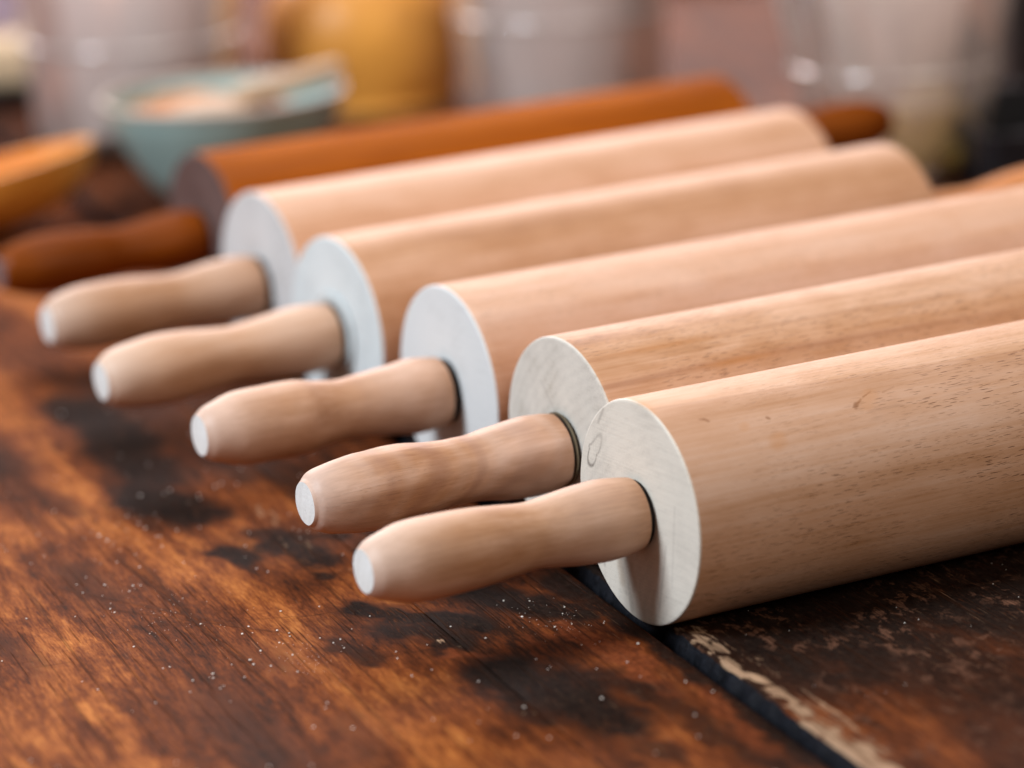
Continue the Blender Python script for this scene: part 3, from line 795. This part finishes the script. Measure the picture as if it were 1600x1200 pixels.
# heap in the bowl
def blob(name, loc, scale, mat, seed, amp=0.12, freq=2.0, flat=True, sub=4, rz=0.0):
    bm = bmesh.new()
    bmesh.ops.create_icosphere(bm, subdivisions=sub, radius=1)
    for v in bm.verts:
        k = 1 + amp * mnoise.noise(v.co * freq + Vector((seed, 0, 0))) + amp * 0.4 * mnoise.noise(v.co * freq * 3 + Vector((0, seed, 0)))
        v.co *= k
        if flat and v.co.z < -0.55: v.co.z = -0.55 + (v.co.z + 0.55) * 0.1
        v.co = Vector((v.co.x * scale[0], v.co.y * scale[1], v.co.z * scale[2]))
    lo = min(v.co.z for v in bm.verts)
    for v in bm.verts: v.co.z -= lo
    me = bpy.data.meshes.new(name); bm.to_mesh(me); bm.free()
    me.materials.append(mat); me.shade_smooth()
    o = bpy.data.objects.new(name, me); col.objects.link(o)
    o.location = loc; o.rotation_euler = (0, 0, rz)
    return o


sugar = simple('brown_filling', (0.42, 0.15, 0.03), 0.7, var=0.45, vscale=90, bump=0.6)
tag(blob('spice_heap', (-0.138, 1.630, 0.034), (0.0415, 0.0415, 0.012), sugar, 3, 0.15, 2.6), 'orange-brown heap of food inside the mint green bowl', 'food')

# small wooden paddle lying across the bowl rim
spoon_m = simple('pale_spoon_wood', (0.55, 0.38, 0.25), 0.5, var=0.1)
def bar(name, p0, p1, r0, r1, mat, parent=None, n=20, flat=1.0, ends=6):
    p0, p1 = Vector(p0), Vector(p1)
    L = (p1 - p0).length
    prof = [(-r0 * math.cos(a), r0 * math.sin(a)) for a in np.linspace(0, math.pi / 2, ends)]
    prof += [(L + r1 * math.cos(a), r1 * math.sin(a)) for a in np.linspace(math.pi / 2, 0, ends)]
    prof[0] = (prof[0][0], 0.0); prof[-1] = (prof[-1][0], 0.0)
    V, F, S = lathe(prof, n)
    V[:, 2] *= flat
    o = mesh_obj(name, V, F, mat, parent, angle=60)
    o.location = p0
    o.rotation_euler = (p1 - p0).to_track_quat('X', 'Z').to_euler()
    return o


sp = empty('wooden_spoon', (-0.107, 1.622, 0.0615))
tag(sp, 'pale wooden spoon resting across the rim of the mint green bowl', 'spoon')
bar('spoon_handle', (-0.012, -0.004, -0.0075), (0.030, 0.020, -0.0015), 0.0060, 0.0050, spoon_m, sp)
so = blob('spoon_bowl', (-0.028, -0.012, -0.018), (0.021, 0.014, 0.0055), spoon_m, 8, 0.03, 1.0, False, 3, 0.5)
so.parent = sp

# tall ochre canister
can = empty('canister', (-0.0715, 1.8963, 0))
ochre = simple('ochre_wood', (0.88, 0.37, 0.065), 0.42, 0.45, var=0.22, vscale=16)
lathe_z('canister_body', [(0.0, 0.0), (0.0, 0.049), (0.002, 0.0515)] + smooth_profile([(0.006, 0.0500), (0.022, 0.0540), (0.040, 0.0550), (0.056, 0.0520), (0.069, 0.0440), (0.079, 0.0320)], 6) + [(0.080, 0.030), (0.080, 0.0)], ochre, can)
cream = simple('cream_lid', (0.72, 0.55, 0.36), 0.5, var=0.1)
lathe_z('canister_lid', [(0.0801, 0.0), (0.0801, 0.034), (0.0815, 0.0355), (0.086, 0.0355), (0.088, 0.033), (0.089, 0.010), (0.100, 0.012), (0.104, 0.008), (0.105, 0.0)], cream, can)
tag(can, 'rounded ochre yellow canister standing between the bowl and the middle clear tub', 'canister')


def tub(loc, rb, rt, h, mat, label, n=96, bead=0.052):
    e = empty('tub', loc)
    w = 0.0012
    z0 = bead
    prof = [(0.0, 0.0), (0.0, rb - 0.003), (0.0008, rb - 0.001), (0.003, rb)] + [(z0 + 0.0022 * math.sin(a), rb + (rt - rb) * (z0 - 0.003) / (h - 0.007) + 0.0020 * math.cos(a)) for a in np.linspace(-math.pi / 2, math.pi / 2, 9)] + [(h - 0.004, rt), (h - 0.003, rt + 0.003), (h, rt + 0.003), (h, rt - w), (0.004, rb - w), (0.0022, rb - 0.004), (0.0020, 0.0)]
    lathe_z('tub_body', prof, mat, e, n)
    rimm = [(h + 0.0001, rt - 0.002), (h + 0.0001, rt + 0.004), (h + 0.003, rt + 0.004), (h + 0.003, rt - 0.002)]
    lathe_z('tub_rim', rimm, mat, e, n, True)
    tag(e, label, 'tub', 'clear plastic tubs behind the rolling pins')
    return e


tub((0.0362, 1.8522, 0), 0.0545, 0.0625, 0.16, tub_plastic('cloudy_plastic_a', 0.72, (0.88, 0.76, 0.73)), 'clear plastic tub behind the middle of the dark rolling pin, right of the ochre canister')
tub((0.1900, 1.6282, 0), 0.0390, 0.0700, 0.15, tub_plastic('cloudy_plastic_b', 0.48, (0.88, 0.76, 0.71), clear_base=0.036), 'clear tapering plastic tub at the right with an ochre lump in it')
tub((-0.193, 1.84, 0), 0.054, 0.064, 0.15, tub_plastic('cloudy_plastic_c', 0.78, (0.88, 0.77, 0.75)), 'clear plastic tub at the left behind the mint green bowl')
tub((-0.335, 2.15, 0), 0.075, 0.085, 0.15, tub_plastic('cloudy_plastic_d', 0.8, (0.78, 0.72, 0.82)), 'clear plastic tub farthest left, behind the cream block')

butter = simple('ochre_dough', (0.93, 0.60, 0.16), 0.5, var=0.15, vscale=40)
tag(blob('dough_lump', (0.2050, 1.6130, 0.0024), (0.0220, 0.021, 0.026), butter, 5, 0.06, 1.5), 'ochre yellow lump inside the right-hand clear tub', 'dough')

# black tray with a cream block at far left
blk = simple('black_plastic', (0.012, 0.012, 0.013), 0.35)
def rbox(name, size, mat, loc=(0, 0, 0), rz=0.0, bev=0.003, parent=None):
    bm = bmesh.new()
    bmesh.ops.create_cube(bm, size=1)
    for v in bm.verts: v.co = Vector((v.co.x * size[0], v.co.y * size[1], (v.co.z + 0.5) * size[2]))
    bmesh.ops.bevel(bm, geom=bm.edges[:], offset=bev, segments=3, profile=0.5, affect='EDGES')
    me = bpy.data.meshes.new(name); bm.to_mesh(me); bm.free()
    me.materials.append(mat); me.shade_smooth(); me.set_sharp_from_angle(angle=math.radians(50))
    o = bpy.data.objects.new(name, me); col.objects.link(o)
    o.location = loc; o.rotation_euler = (0, 0, rz)
    if parent: o.parent = parent
    return o


def tray(name, loc, size, hollow, mat, rz=0.0):
    """open tray with raised rim"""
    sx, sy, h = size
    def loop(a, b, z, r=0.008, n=4):
        pts = []
        for cx, cy, st in ((a - r, b - r, 0), (-a + r, b - r, 90), (-a + r, -b + r, 180), (a - r, -b + r, 270)):
            for k in range(n + 1):
                t = math.radians(st + 90 * k / n)
                pts.append((cx + r * math.cos(t), cy + r * math.sin(t), z))
        return pts
    a, b = sx / 2, sy / 2
    loops = [loop(a - 0.004, b - 0.004, 0.0), loop(a, b, h), loop(a - 0.002, b - 0.002, h + 0.0008), loop(a - 0.004, b - 0.004, h), loop(a - 0.007, b - 0.007, h - hollow)]
    V = [p for l in loops for p in l]; n = len(loops[0]); F = []
    for i in range(len(loops) - 1):
        for k in range(n):
            F.append((i * n + k, i * n + (k + 1) % n, (i + 1) * n + (k + 1) % n, (i + 1) * n + k))
    F.append(list(range(n))[::-1]); F.append([4 * n + k for k in range(n)])
    o = mesh_obj(name, V, F, mat, None, angle=40)
    o.location = loc; o.rotation_euler = (0, 0, rz)
    return o


tag(tray('tray', (-0.315, 1.972, 0), (0.125, 0.08, 0.0125), 0.004, blk, 0.05), 'low black tray at the far left under the cream block', 'tray')
tag(rbox('cream_block', (0.11, 0.05, 0.027), simple('cream_block', (0.80, 0.60, 0.38), 0.5, var=0.06), (-0.318, 1.972, 0.0086), 0.05, 0.006), 'blurred cream coloured block lying on the black tray', 'food')

# dark stick end left of the bowl
tag(bar('stick', (-0.212, 1.752, 0.0066), (-0.150, 1.790, 0.0056), 0.0066, 0.0056, simple('dark_stick_wood', (0.05, 0.025, 0.016), 0.5)), 'short dark brown stick lying left of the mint green bowl', 'stick')

# wooden scoop at the left edge: hollowed leaf-shaped bowl with its handle leaving the frame
scoop_m = NT('orange_scoop_wood')
g = scoop_m.noise(scoop_m.coord((10, 90, 90)), 1, 4, 0.6, 0.5)
scoop_m = scoop_m.done(scoop_m.bsdf(Base_Color=scoop_m.ramp(g, [(0.3, (0.60, 0.20, 0.025)), (0.55, (0.82, 0.34, 0.05)), (0.75, (0.88, 0.48, 0.11))]), Roughness=0.42))
def scoop():
    e = empty('wooden_scoop', (-0.233, 1.586, 0.002), math.radians(30))
    e.rotation_euler = (math.radians(-5), math.radians(-8), math.radians(30))
    e.scale = (1.12, 1.12, 1.3)
    nU, nV = 40, 40
    V, F = [], []
    a, b, hgt, th = 0.047, 0.027, 0.023, 0.004
    rings = []
    def shell(aa, bb, hh, z0, flip):
        base = len(V)
        for i in range(nU + 1):
            t = i / nU * math.pi / 2
            for k in range(nV):
                p = 2 * math.pi * k / nV
                V.append((aa * math.sin(t) * math.cos(p), bb * math.sin(t) * math.sin(p), z0 - hh * math.cos(t)))
        for i in range(nU):
            for k in range(nV):
                q = (base + i * nV + k, base + i * nV + (k + 1) % nV, base + (i + 1) * nV + (k + 1) % nV, base + (i + 1) * nV + k)
                F.append(q if flip else q[::-1])
        return base + nU * nV
    r1 = shell(a, b, hgt, hgt, False)
    r2 = shell(a - th, b - th, hgt - th, hgt, True)
    for k in range(nV):
        F.append((r1 + k, r1 + (k + 1) % nV, r2 + (k + 1) % nV, r2 + k))
    V2 = np.array(V)
    V2[:, 2] = np.maximum(V2[:, 2], 0.0) + 0.0
    mesh_obj('scoop_bowl', V2, F, scoop_m, e, angle=40)
    bar('scoop_handle', (-0.044, 0, 0.020), (-0.150, 0, 0.012), 0.0055, 0.0075, scoop_m, e)
    tag(e, 'orange wooden scoop at the left edge behind the dark rolling pin handle', 'scoop')
scoop()

# dark things at the right edge
tag(tray('baking_tin', (0.262, 1.610, 0), (0.10, 0.13, 0.030), 0.026, simple('dark_tin', (0.02, 0.021, 0.026), 0.4, 0.5, 0.5), 0.1), 'low dark baking tin at the right edge beside the clear tapering tub', 'tin')
tag(rbox('black_box', (0.16, 0.10, 0.14), simple('black_box_paint', (0.010, 0.008, 0.008), 0.6), (0.342, 1.79, 0), 0.05, 0.006), 'tall black box at the right edge behind the dark tin', 'box')
tag(rbox('dark_box', (0.055, 0.05, 0.04), simple('dark_box_paint', (0.012, 0.010, 0.010), 0.5), (0.138, 2.31, 0), 0.2, 0.004), 'small dark box at the top edge in the gap between two clear tubs', 'box')
